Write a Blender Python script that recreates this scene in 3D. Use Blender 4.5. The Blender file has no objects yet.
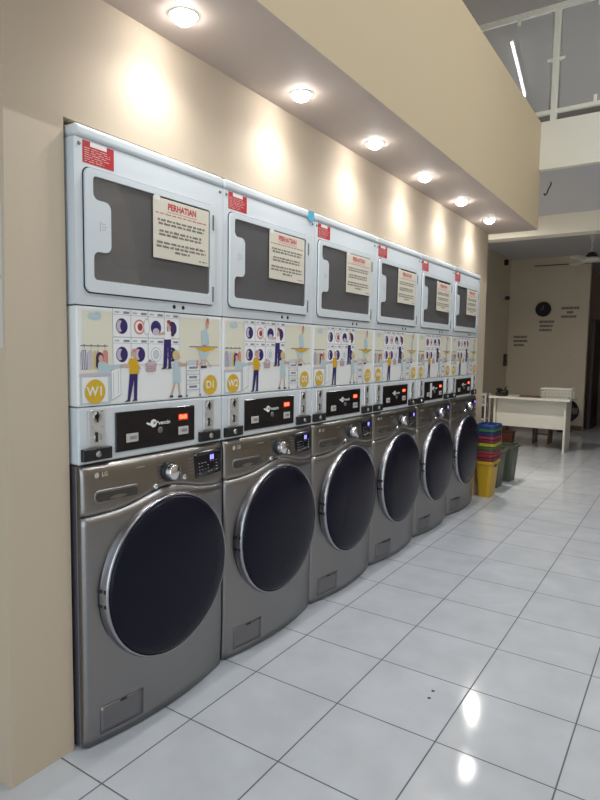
import bpy, bmesh, math, random
from mathutils import Vector, Matrix
from mathutils.geometry import tessellate_polygon
random.seed(7)
sc = bpy.context.scene
COL = sc.collection
PI = math.pi

# ------------------------------------------------------------------ materials
def nodes(name):
    m = bpy.data.materials.new(name); m.use_nodes = True
    return m, m.node_tree, m.node_tree.nodes['Principled BSDF']

def mat(name, col, rough=.5, metal=0., spec=.5, coat=0., bump=0., bscale=60., var=0., vscale=3., emit=None, estr=0., aniso=0.):
    m, nt, b = nodes(name)
    b.inputs['Base Color'].default_value = (*col, 1)
    b.inputs['Roughness'].default_value = rough
    b.inputs['Metallic'].default_value = metal
    b.inputs['Specular IOR Level'].default_value = spec
    b.inputs['Coat Weight'].default_value = coat
    if emit:
        b.inputs['Emission Color'].default_value = (*emit, 1)
        b.inputs['Emission Strength'].default_value = estr
    if bump or var:
        tc = nt.nodes.new('ShaderNodeTexCoord')
    if var:
        n = nt.nodes.new('ShaderNodeTexNoise'); n.inputs['Scale'].default_value = vscale; n.inputs['Detail'].default_value = 4
        r = nt.nodes.new('ShaderNodeMapRange'); r.inputs['To Min'].default_value = 1 - var; r.inputs['To Max'].default_value = 1 + var
        mx = nt.nodes.new('ShaderNodeMix'); mx.data_type = 'RGBA'; mx.blend_type = 'MULTIPLY'; mx.inputs['Factor'].default_value = 1
        mx.inputs['A'].default_value = (*col, 1)
        nt.links.new(tc.outputs['Object'], n.inputs['Vector']); nt.links.new(n.outputs['Fac'], r.inputs['Value'])
        nt.links.new(r.outputs['Result'], mx.inputs['B']); nt.links.new(mx.outputs['Result'], b.inputs['Base Color'])
    if bump:
        n = nt.nodes.new('ShaderNodeTexNoise'); n.inputs['Scale'].default_value = bscale; n.inputs['Detail'].default_value = 3
        bp = nt.nodes.new('ShaderNodeBump'); bp.inputs['Strength'].default_value = bump; bp.inputs['Distance'].default_value = .002
        nt.links.new(tc.outputs['Object'], n.inputs['Vector']); nt.links.new(n.outputs['Fac'], bp.inputs['Height'])
        nt.links.new(bp.outputs['Normal'], b.inputs['Normal'])
    return m

def brushed(name, col, rough, metal=1.):
    m, nt, b = nodes(name)
    tc = nt.nodes.new('ShaderNodeTexCoord'); mp = nt.nodes.new('ShaderNodeMapping')
    mp.inputs['Scale'].default_value = (40, 3, 900)
    n = nt.nodes.new('ShaderNodeTexNoise'); n.inputs['Scale'].default_value = 1; n.inputs['Detail'].default_value = 2
    r = nt.nodes.new('ShaderNodeMapRange'); r.inputs['To Min'].default_value = rough - .06; r.inputs['To Max'].default_value = rough + .06
    mx = nt.nodes.new('ShaderNodeMix'); mx.data_type = 'RGBA'
    mx.inputs['A'].default_value = (*[c * .9 for c in col], 1); mx.inputs['B'].default_value = (*[c * 1.1 for c in col], 1)
    nt.links.new(tc.outputs['Object'], mp.inputs['Vector']); nt.links.new(mp.outputs['Vector'], n.inputs['Vector'])
    nt.links.new(n.outputs['Fac'], r.inputs['Value']); nt.links.new(r.outputs['Result'], b.inputs['Roughness'])
    nt.links.new(n.outputs['Fac'], mx.inputs['Factor']); nt.links.new(mx.outputs['Result'], b.inputs['Base Color'])
    b.inputs['Metallic'].default_value = metal
    return m

def glassy(name, tint, refl_rough=.03, opacity=.3, body=(.2, .2, .2)):
    """tinted sheet: part transparent, part body colour, fresnel gloss on top"""
    m = bpy.data.materials.new(name); m.use_nodes = True; nt = m.node_tree; nt.nodes.clear()
    out = nt.nodes.new('ShaderNodeOutputMaterial')
    tr = nt.nodes.new('ShaderNodeBsdfTransparent'); tr.inputs['Color'].default_value = (*tint, 1)
    df = nt.nodes.new('ShaderNodeBsdfDiffuse'); df.inputs['Color'].default_value = (*body, 1)
    gl = nt.nodes.new('ShaderNodeBsdfGlossy'); gl.inputs['Roughness'].default_value = refl_rough
    m1 = nt.nodes.new('ShaderNodeMixShader'); m1.inputs['Fac'].default_value = opacity
    m2 = nt.nodes.new('ShaderNodeMixShader'); fr = nt.nodes.new('ShaderNodeFresnel'); fr.inputs['IOR'].default_value = 1.5
    nt.links.new(tr.outputs[0], m1.inputs[1]); nt.links.new(df.outputs[0], m1.inputs[2])
    nt.links.new(fr.outputs[0], m2.inputs['Fac']); nt.links.new(m1.outputs[0], m2.inputs[1]); nt.links.new(gl.outputs[0], m2.inputs[2])
    nt.links.new(m2.outputs[0], out.inputs['Surface'])
    return m

def tile_mat():
    m, nt, b = nodes('floor_tiles')
    tc = nt.nodes.new('ShaderNodeTexCoord')
    mp = nt.nodes.new('ShaderNodeMapping'); mp.inputs['Location'].default_value = (-.1765 + 8, .062 + 8, 0)
    mp.inputs['Location'].default_value = (8 - .1765, 8 + .062, 0)
    br = nt.nodes.new('ShaderNodeTexBrick')
    br.offset = 0; br.squash = 1
    br.inputs['Scale'].default_value = 1
    br.inputs['Brick Width'].default_value = .4; br.inputs['Row Height'].default_value = .4
    br.inputs['Mortar Size'].default_value = .0032; br.inputs['Mortar Smooth'].default_value = .3
    br.inputs['Bias'].default_value = 0
    br.inputs['Color1'].default_value = (.57, .595, .635, 1); br.inputs['Color2'].default_value = (.545, .575, .615, 1)
    br.inputs['Mortar'].default_value = (.13, .13, .14, 1)
    nz = nt.nodes.new('ShaderNodeTexNoise'); nz.inputs['Scale'].default_value = 5; nz.inputs['Detail'].default_value = 6
    mr = nt.nodes.new('ShaderNodeMapRange'); mr.inputs['From Min'].default_value = .3; mr.inputs['From Max'].default_value = .7
    mr.inputs['To Min'].default_value = .92; mr.inputs['To Max'].default_value = 1.05
    mx = nt.nodes.new('ShaderNodeMix'); mx.data_type = 'RGBA'; mx.blend_type = 'MULTIPLY'; mx.inputs['Factor'].default_value = 1
    L = nt.links.new
    L(tc.outputs['Object'], mp.inputs['Vector']); L(mp.outputs['Vector'], br.inputs['Vector'])
    L(tc.outputs['Object'], nz.inputs['Vector']); L(nz.outputs['Fac'], mr.inputs['Value'])
    L(br.outputs['Color'], mx.inputs['A']); L(mr.outputs['Result'], mx.inputs['B']); L(mx.outputs['Result'], b.inputs['Base Color'])
    r2 = nt.nodes.new('ShaderNodeMapRange'); r2.inputs['To Min'].default_value = .09; r2.inputs['To Max'].default_value = .7
    L(br.outputs['Fac'], r2.inputs['Value']); L(r2.outputs['Result'], b.inputs['Roughness'])
    bp = nt.nodes.new('ShaderNodeBump'); bp.invert = True; bp.inputs['Strength'].default_value = .4; bp.inputs['Distance'].default_value = .002
    n2 = nt.nodes.new('ShaderNodeTexNoise'); n2.inputs['Scale'].default_value = 9; n2.inputs['Detail'].default_value = 1
    b2 = nt.nodes.new('ShaderNodeBump'); b2.inputs['Strength'].default_value = .06; b2.inputs['Distance'].default_value = .004
    L(tc.outputs['Object'], n2.inputs['Vector']); L(n2.outputs['Fac'], b2.inputs['Height'])
    L(br.outputs['Fac'], bp.inputs['Height']); L(b2.outputs['Normal'], bp.inputs['Normal']); L(bp.outputs['Normal'], b.inputs['Normal'])
    return m

M = {}
M['floor'] = tile_mat()
M['wall'] = mat('beige_wall_paint', (.575, .48, .365), .75, bump=.15, bscale=40, var=.03, vscale=1.5)
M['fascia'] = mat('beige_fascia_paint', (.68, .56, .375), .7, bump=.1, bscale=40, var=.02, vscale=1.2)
M['soffit'] = mat('shaded_soffit_paint', (.50, .42, .37), .7, bump=.1, bscale=30, var=.03)  # same paint as the fascia, darkened for the shade on the underside
M['backwall'] = mat('back_room_wall_paint', (.62, .55, .43), .8, bump=.1, bscale=30, var=.05, vscale=1)
M['beam'] = mat('pale_beam_paint', (.86, .82, .70), .6, bump=.08, bscale=30, var=.02)
M['ceil'] = mat('grey_ceiling_paint', (.60, .61, .65), .85, bump=.2, bscale=8, var=.06, vscale=1.2)
M['ceil_hi'] = mat('upper_ceiling_concrete', (.29, .26, .225), .9, bump=.3, bscale=5, var=.12, vscale=1.5)
M['corr'] = mat('corridor_paint', (.36, .24, .17), .8, var=.05)
M['white'] = mat('blue_white_enamel', (.66, .71, .745), .3, coat=.2)
M['lid'] = mat('lid_enamel', (.64, .69, .72), .28, coat=.3)
M['poster'] = mat('printed_panel', (.82, .84, .835), .35, coat=.15)
M['steel'] = brushed('brushed_graphite_steel', (.30, .292, .29), .36)
M['steel2'] = brushed('brushed_control_steel', (.285, .268, .25), .33)
M['steel_dark'] = brushed('brushed_cover_steel', (.235, .228, .235), .40)
M['side'] = mat('grey_cabinet_side', (.20, .19, .22), .35, metal=.6)
M['chrome'] = mat('chrome', (.78, .78, .80), .12, metal=1)
M['ring'] = mat('door_ring_chrome', (.40, .40, .43), .27, metal=1)
M['chrome_diffuse'] = mat('half_diffuse_chrome', (.70, .70, .70), .30, metal=.55)  # bright reflections of the coin plates put into a half-diffuse base colour
M['gripdark'] = mat('shaded_grip_plastic', (.045, .042, .04), .55)  # base colour darkened for the shade inside the dished handle
M['satin'] = mat('satin_steel', (.5, .5, .5), .3, metal=1)
M['black'] = mat('black_plastic', (.012, .012, .014), .35)
M['black_gloss'] = mat('black_acrylic', (.010, .009, .012), .12)
M['doorglass'] = mat('dark_tinted_door_glass', (.010, .010, .020), .22, spec=.13)
M['gasket'] = mat('dark_rubber', (.02, .02, .024), .6)
M['window'] = glassy('dryer_window_glass', (.90, .90, .90), .05, .45, (.25, .245, .25))
M['recess'] = mat('dryer_inner_frame', (.62, .61, .62), .5)
M['drum'] = mat('dryer_drum_dark', (.30, .26, .25), .6)
M['screw'] = mat('screw_grey', (.22, .23, .24), .4, metal=.7)
M['hole'] = mat('dark_plug', (.01, .01, .01), .6)
M['red'] = mat('red_label', (.46, .02, .035), .45)
M['redtext'] = mat('pale_print_on_red', (.75, .50, .45), .5)
M['labelwhite'] = mat('label_white', (.75, .72, .72), .5)
M['paper'] = mat('cream_paper', (.66, .62, .52), .7, var=.03, vscale=9)
M['redink'] = mat('red_ink', (.50, .05, .06), .7)
M['ink'] = mat('dark_ink', (.09, .08, .08), .7)
M['greyline'] = mat('grey_print_line', (.42, .45, .50), .6)
M['cream'] = mat('cream_print', (.75, .73, .60), .4, coat=.1)
M['pale'] = mat('pale_blue_print', (.55, .63, .67), .4)
M['aqua'] = mat('aqua_print', (.47, .60, .64), .4)
M['navy'] = mat('navy_print', (.035, .022, .14), .4)
M['mustard'] = mat('mustard_print', (.66, .40, .015), .4)
M['yellow'] = mat('yellow_badge_print', (.68, .43, .03), .4)
M['skin'] = mat('skin_print', (.62, .40, .33), .4)
M['hair'] = mat('dark_hair_print', (.06, .03, .07), .4)
M['auburn'] = mat('auburn_print', (.34, .05, .05), .4)
M['pink'] = mat('dusty_pink_print', (.50, .33, .33), .4)
M['lilac'] = mat('lilac_print', (.56, .50, .58), .4)
M['slate'] = mat('slate_print', (.25, .25, .33), .4)
M['straw'] = mat('straw_print', (.62, .52, .22), .4)
M['coral'] = mat('coral_print', (.66, .26, .22), .4)
M['printwhite'] = mat('white_print', (.84, .85, .85), .4)
M['badgetext'] = mat('badge_lettering', (.80, .78, .70), .4)
M['led'] = mat('red_led', (.5, .03, .02), .4, emit=(1, .10, .04), estr=5)
M['ledback'] = mat('led_window', (.10, .005, .004), .2, emit=(1, .04, .02), estr=.35)
M['bled'] = mat('blue_led', (.1, .1, .5), .4, emit=(.22, .2, 1), estr=2.5)
M['bledback'] = mat('blue_led_window', (.01, .008, .05), .2, emit=(.1, .08, .9), estr=.3)
M['button'] = mat('ivory_button', (.55, .52, .46), .4)
M['lens'] = mat('lit_downlight_lens', (1, 1, 1), .4, emit=(1, .98, .95), estr=55)
M['tube'] = mat('lit_tube', (1, 1, 1), .4, emit=(.93, .97, 1), estr=10)
M['fitting'] = mat('white_light_fitting', (.75, .75, .73), .5)
M['rail'] = mat('cream_painted_rail', (.84, .82, .71), .45)
M['railglass'] = glassy('grey_tinted_railing_glass', (.85, .85, .86), .04, .42, (.74, .72, .69))
M['tape'] = mat('blue_tape', (.08, .40, .58), .5)
M['desk'] = mat('desk_laminate', (.66, .645, .57), .5)
M['basketwhite'] = mat('white_plastic', (.66, .65, .60), .5)
M['p_yellow'] = mat('yellow_plastic', (.50, .31, .012), .4)
M['p_blue'] = mat('blue_plastic', (.015, .045, .19), .4)
M['p_navy'] = mat('navy_plastic', (.02, .025, .10), .4)
M['p_green'] = mat('green_plastic', (.035, .125, .065), .4)
M['p_dkgreen'] = mat('dark_green_plastic', (.05, .10, .025), .4)
M['p_pink'] = mat('crimson_plastic', (.22, .03, .065), .4)
M['p_red'] = mat('red_plastic', (.27, .025, .025), .4)
M['p_maroon'] = mat('maroon_plastic', (.14, .015, .03), .4)
M['p_lime'] = mat('lime_yellow_plastic', (.36, .33, .03), .4)
M['p_olive'] = mat('grey_green_plastic', (.085, .10, .07), .45)
M['p_olive2'] = mat('dark_grey_green_plastic', (.075, .088, .06), .45)
M['darkwood'] = mat('dark_brown_wood', (.035, .018, .012), .5)
M['redbox'] = mat('terracotta_plastic', (.30, .10, .06), .6)
M['stool'] = mat('brown_stool_wood', (.12, .075, .05), .6)
M['skirt'] = mat('brown_skirting', (.13, .06, .04), .55)
M['darkfab'] = mat('dark_cloth', (.03, .022, .03), .9)
M['maroonfab'] = mat('maroon_cloth', (.10, .025, .022), .9)
M['lavender'] = mat('lavender_pack', (.30, .26, .34), .6)
M['fanwhite'] = mat('fan_enamel', (.60, .58, .54), .4)
M['sheet'] = mat('white_notice_paper', (.62, .61, .58), .7)

# ------------------------------------------------------------------ mesh builder
class G:
    def __init__(self): self.v = []; self.f = []; self.mi = []; self.sm = []
    def add(self, vs, fs, m=0, s=False):
        o = len(self.v); self.v += [tuple(p) for p in vs]
        for f in fs: self.f.append([i + o for i in f]); self.mi.append(m); self.sm.append(s)
        return self
    def bm(self, b, m=0, s=False):
        b.verts.index_update()
        self.add([v.co[:] for v in b.verts], [[v.index for v in f.verts] for f in b.faces], m, s); b.free(); return self
    def box(self, x0, x1, y0, y1, z0, z1, bev=0, seg=2, m=0):
        b = bmesh.new(); bmesh.ops.create_cube(b, size=1)
        for v in b.verts: v.co = Vector((x0 + (v.co.x + .5) * (x1 - x0), y0 + (v.co.y + .5) * (y1 - y0), z0 + (v.co.z + .5) * (z1 - z0)))
        if bev: bmesh.ops.bevel(b, geom=list(b.edges), offset=bev, segments=seg, profile=.5, affect='EDGES')
        return self.bm(b, m, False)
    def frustum(self, c0, s0, z0, c1, s1, z1, r=.02, n=4, m=0, floor=True, thick=None):
        """open tapered basket: rounded rectangles; outer wall, rim, inner wall, floor"""
        def loop(c, s, z, rr):
            out = []
            for k, (sx, sy) in enumerate(((1, 1), (-1, 1), (-1, -1), (1, -1))):
                for i in range(n + 1):
                    a = k * PI / 2 + i * PI / 2 / n
                    out.append((c[0] + sx * (s[0] - rr) + rr * math.cos(a), c[1] + sy * (s[1] - rr) + rr * math.sin(a), z))
            return out
        t = thick or .004
        loops = [loop(c0, s0, z0, r), loop(c1, s1, z1, r), loop(c1, (s1[0] - t, s1[1] - t), z1, r), loop(c0, (s0[0] - t, s0[1] - t), z0 + t, r)]
        N = len(loops[0]); vs = [p for l in loops for p in l]; fs = []
        for a in range(3):
            for i in range(N): fs.append([a * N + i, a * N + (i + 1) % N, (a + 1) * N + (i + 1) % N, (a + 1) * N + i])
        fs.append(list(range(N))[::-1]); fs.append(list(range(3 * N, 4 * N)))
        return self.add(vs, fs, m, False)
    def cyl(self, p0, p1, r0, r1=None, n=16, m=0, s=True, cap=True):
        r1 = r0 if r1 is None else r1
        p0 = Vector(p0); p1 = Vector(p1); d = (p1 - p0).normalized()
        a = d.orthogonal().normalized(); b = d.cross(a)
        vs = [p0 + (a * math.cos(t) + b * math.sin(t)) * r0 for t in [2 * PI * i / n for i in range(n)]]
        vs += [p1 + (a * math.cos(t) + b * math.sin(t)) * r1 for t in [2 * PI * i / n for i in range(n)]]
        self.add(vs, [[i, (i + 1) % n, n + (i + 1) % n, n + i] for i in range(n)], m, s)
        if cap: self.add(vs, [list(range(n))[::-1], list(range(n, 2 * n))], m, False)
        return self
    def lathe(self, prof, org, axis='X', n=48, m=0, s=True):
        """prof = [(along, radius)]"""
        vs = []; fs = []
        for (a, r) in prof:
            for i in range(n):
                t = 2 * PI * i / n; c, q = r * math.cos(t), r * math.sin(t)
                p = (a, c, q) if axis == 'X' else ((c, a, q) if axis == 'Y' else (c, q, a))
                vs.append((org[0] + p[0], org[1] + p[1], org[2] + p[2]))
        flip = axis == 'Y'
        for j in range(len(prof) - 1):
            for i in range(n):
                q = [j * n + i, j * n + (i + 1) % n, (j + 1) * n + (i + 1) % n, (j + 1) * n + i]
                fs.append(q[::-1] if flip else q)
        return self.add(vs, fs, m, s)
    def tube(self, pts, r, n=8, m=0):
        for a, b in zip(pts[:-1], pts[1:]): self.cyl(a, b, r, n=n, m=m)
        return self
    def plate(self, outer, x0, x1, holes=(), m=0, back=True):
        """polygon in (y,z) given as lists, extruded from x0 to x1 (front)"""
        loops = [list(outer)] + [list(h) for h in holes]
        flat = [p for l in loops for p in l]
        tris = tessellate_polygon([[Vector((p[0], p[1], 0)) for p in l] for l in loops])
        n = len(flat)
        vs = [(x1, p[0], p[1]) for p in flat] + [(x0, p[0], p[1]) for p in flat]
        fs = []
        for t in tris:
            a, b, c = t
            ar = (flat[b][0] - flat[a][0]) * (flat[c][1] - flat[a][1]) - (flat[c][0] - flat[a][0]) * (flat[b][1] - flat[a][1])
            tt = [a, b, c] if ar > 0 else [a, c, b]
            fs.append(tt)
            if back: fs.append([i + n for i in tt[::-1]])
        o = 0
        for k, l in enumerate(loops):
            N = len(l)
            ar = sum(l[i][0] * l[(i + 1) % N][1] - l[(i + 1) % N][0] * l[i][1] for i in range(N))
            ccw = ar > 0
            if k > 0: ccw = not ccw
            for i in range(N):
                a, b = o + i, o + (i + 1) % N
                q = [b, a, n + a, n + b] if ccw else [a, b, n + b, n + a]
                fs.append(q)
            o += N
        return self.add(vs, fs, m, False)
    def flat(self, pts, x, m=0):
        """filled polygon facing +x; pts (y,z)"""
        tris = tessellate_polygon([[Vector((p[0], p[1], 0)) for p in pts]])
        fs = []
        for a, b, c in tris:
            ar = (pts[b][0] - pts[a][0]) * (pts[c][1] - pts[a][1]) - (pts[c][0] - pts[a][0]) * (pts[b][1] - pts[a][1])
            fs.append([a, b, c] if ar > 0 else [a, c, b])
        return self.add([(x, p[0], p[1]) for p in pts], fs, m, False)
    def text(self, s, size, x, y, z, m=0, align='CENTER', bold=0., squash=1., depth=0):
        c = bpy.data.curves.new('t', 'FONT'); c.body = s; c.size = size; c.align_x = align; c.align_y = 'CENTER'; c.offset = bold
        o = bpy.data.objects.new('t', c); COL.objects.link(o)
        me = bpy.data.meshes.new_from_object(o.evaluated_get(bpy.context.evaluated_depsgraph_get()))
        vs = [(x, y + v.co.x * squash, z + v.co.y) for v in me.vertices]
        self.add(vs, [list(p.vertices) for p in me.polygons], m, False)
        bpy.data.objects.remove(o); bpy.data.curves.remove(c); bpy.data.meshes.remove(me)
        return self
    def grid(self, nu, nv, fn, m=0, s=True, skirt=None):
        vs = [fn(i / nu, j / nv) for j in range(nv + 1) for i in range(nu + 1)]
        W = nu + 1
        self.add(vs, [[j * W + i, j * W + i + 1, (j + 1) * W + i + 1, (j + 1) * W + i] for j in range(nv) for i in range(nu)], m, s)
        if skirt is not None:
            ring = [i for i in range(W)] + [j * W + nu for j in range(1, nv + 1)] + [nv * W + i for i in range(nu - 1, -1, -1)] + [j * W for j in range(nv - 1, 0, -1)]
            rv = [vs[i] for i in ring]; N = len(rv)
            self.add(rv + [(skirt, p[1], p[2]) for p in rv], [[(i + 1) % N, i, N + i, N + (i + 1) % N] for i in range(N)], m, False)
        return self
    def build(self, name, mats, parent=None, loc=None):
        me = bpy.data.meshes.new(name); me.from_pydata(self.v, [], self.f)
        for k in (mats if isinstance(mats, (list, tuple)) else [mats]): me.materials.append(M[k])
        me.polygons.foreach_set('material_index', self.mi); me.polygons.foreach_set('use_smooth', self.sm)
        me.update()
        if any(self.sm):
            b = bmesh.new(); b.from_mesh(me); bmesh.ops.remove_doubles(b, verts=b.verts, dist=1e-5); b.to_mesh(me); b.free()
        o = bpy.data.objects.new(name, me); COL.objects.link(o)
        if parent: o.parent = parent
        if loc: o.location = loc
        return o

def tag(o, label, cat, group=None):
    o['label'] = label; o['category'] = cat
    if group: o['group'] = group
    return o
def thing(name, label, cat, loc=(0, 0, 0), rz=0, group=None):
    o = bpy.data.objects.new(name, None); COL.objects.link(o); o.location = loc; o.rotation_euler = (0, 0, rz)
    o.empty_display_size = .05
    return tag(o, label, cat, group)
def struct(o): o['kind'] = 'structure'; return o
def kids(o): return [c for c in bpy.data.objects if c.parent == o]
def dup(root, loc, label):
    r = root.copy(); COL.objects.link(r); r.location = loc; r['label'] = label
    for ch in kids(root):
        c = ch.copy(); COL.objects.link(c); c.parent = r
        for g in kids(ch):
            d = g.copy(); COL.objects.link(d); d.parent = c
    return r
def child(o, base):
    for c in kids(o):
        if c.name.split('.')[0] == base: return c
        for d in kids(c):
            if d.name.split('.')[0] == base: return d
def rrect(y0, y1, z0, z1, r, n=5):
    out = []
    for k, (cy, cz) in enumerate(((y1 - r, z1 - r), (y0 + r, z1 - r), (y0 + r, z0 + r), (y1 - r, z0 + r))):
        for i in range(n + 1):
            a = k * PI / 2 + i * PI / 2 / n
            out.append((cy + r * math.cos(a), cz + r * math.sin(a)))
    return out
def rect(y0, y1, z0, z1): return [(y0, z0), (y1, z0), (y1, z1), (y0, z1)]
def ell(cy, cz, ry, rz=None, n=20):
    rz = ry if rz is None else rz
    return [(cy + ry * math.cos(2 * PI * i / n), cz + rz * math.sin(2 * PI * i / n)) for i in range(n)]
def words(g, x, y0, y1, z, h, m, rnd, center=False):
    """one row of illegibly small print: short strokes grouped into words"""
    y = y0
    while y < y1:
        w = rnd.uniform(.010, .032); e = min(y + w, y1)
        a = y
        while a < e:
            b = min(a + rnd.uniform(.0022, .0042), e)
            hh = h * rnd.uniform(.7, 1.)
            g.flat(rect(a, b, z - h / 2, z - h / 2 + hh), x, m); a = b + .0011
        y = e + .006

P = .7124          # machine pitch
WX = -.032         # face of the machine wall
XB = -.72          # backs of the machines
XF = .395          # fascia
SZ = 2.52          # soffit
CE = 4.67          # end of the dropped soffit
CZ = 3.04          # back room ceiling
MZ = 3.46          # mezzanine floor
HZ = 5.0           # upper ceiling
RX = 4.3           # right wall
FY = -4.0          # front wall
BY = 10.42         # back wall

# ------------------------------------------------------------------ room
struct(G().box(-1.6, RX + .1, FY - .1, 14, -.12, 0).build('floor', 'floor'))
g = G()
g.box(-1.6, WX, -.236, -.012, 0, 2.1)                 # pier left of the machines
g.box(-1.6, WX, 6 * P + .022, 4.6, 0, 2.1)            # end of the wall
g.box(-1.6, WX - .006, -.236, 4.6, 2.1, SZ)           # above the machines
g.box(-1.6, -.86, -.012, 6 * P + .022, 0, 2.1)        # back of the recess
g.box(-1.6, -.33, FY, -.236, 0, SZ)                   # stretch towards the shop front
g.v = [(x, y + .034 * z / SZ if abs(y + .236) < 1e-6 else y, z) for (x, y, z) in g.v]   # the pier leans a little
struct(g.build('wall_left', 'wall'))
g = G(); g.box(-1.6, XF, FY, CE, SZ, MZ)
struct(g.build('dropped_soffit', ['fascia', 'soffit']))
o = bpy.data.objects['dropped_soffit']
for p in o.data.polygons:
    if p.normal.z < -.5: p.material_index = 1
struct(G().box(-1.7, -1.6, FY, 14, MZ, HZ).box(-1.7, -1.6, FY, 14, 0, MZ).build('wall_side', 'backwall'))
struct(G().box(-1.6, -1.29, 4.6, BY, 0, CZ).box(-1.6, -1.29, 6.72, BY, CZ, 3.13).build('wall_back_left', 'backwall'))
struct(G().box(-1.42, .085, BY, BY + .13, 0, 3.13).build('wall_back', 'backwall'))
struct(G().box(-1.6, RX, 4.67, 6.72, CZ, MZ).box(-1.6, RX, 6.72, 14, 3.13, MZ).build('ceiling', ['ceil', 'beam']))
struct(G().box(XF + .002, RX, 4.6, 4.668, CZ, MZ).build('trim_1', 'beam'))          # pale edge beam of the mezzanine
struct(G().box(-1.289, RX, 6.5, 6.719, 2.81, CZ - .001).build('trim_2', 'beam'))      # dropped beam
struct(G().box(-1.7, RX, FY, 14, HZ, HZ + .1).build('ceiling_upper', 'ceil_hi'))
struct(G().box(RX, RX + .1, FY, 14, 0, HZ).build('wall_right', 'wall'))
struct(G().box(-1.6, RX, 13.0, 13.1, 0, 3.13).build('wall_corridor_end', 'corr'))
struct(G().box(-1.6, RX, 10.9, 11.0, MZ, HZ).build('wall_mezzanine', 'ceil_hi'))
struct(G().box(-1.7, .2, FY - .1, FY, 0, HZ).box(3.9, RX, FY - .1, FY, 0, HZ).box(.2, 3.9, FY - .1, FY, 3.0, 3.3).box(.2, 3.9, FY - .1, FY, 4.75, HZ).build('wall_front', 'wall'))
struct(G().box(-1.289, .085, BY - .012, BY - .001, 0, .09).build('baseboard_back', 'skirt'))
struct(G().box(-1.289, -1.277, 4.62, BY - .013, 0, .09).build('baseboard_left', 'skirt'))
struct(G().box(-.86, .075, BY - .016, BY - .001, 2.975, 2.992).build('trim_3', 'skirt'))   # conduit line under the ceiling
# shop front frame (behind the viewer; daylight comes in between its bars)
g = G()
for x in (.2, 1.4, 2.65, 3.84): g.box(x, x + .06, FY - .08, FY - .02, 0, 3.0)
g.box(.26, 3.84, FY - .08, FY - .02, 2.2, 2.26)
struct(g.build('window_1', 'fitting'))
g = G()
for x in (.2, 1.4, 2.65, 3.84): g.box(x, x + .06, FY - .08, FY - .02, 3.3, 4.75)
struct(g.build('added_upper_window', 'fitting'))  # unseen upper window, added so daylight reaches the beam, railing and fascia

# ------------------------------------------------------------------ washing machine
WW = .706; W0 = .003
def fx(t, z):
    bow = .045 if z < .80 else .045 - (z - .80) / .185 * .030
    x = .012 + bow * (1 - (2 * t - 1) ** 2)
    k = abs(2 * t - 1)
    if k > .95: x -= .009 * (1 - math.sqrt(max(0, 1 - ((k - .95) / .05) ** 2)))
    if z < .32: x -= .007 * ((.32 - z) / .32) ** 2
    if z > .955: x -= .012 * ((z - .955) / .03) ** 2
    return x
def crease(t): return .812 + .052 * math.exp(-((t - .5) / .24) ** 2)
def on(t): return W0 + t * WW

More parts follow.
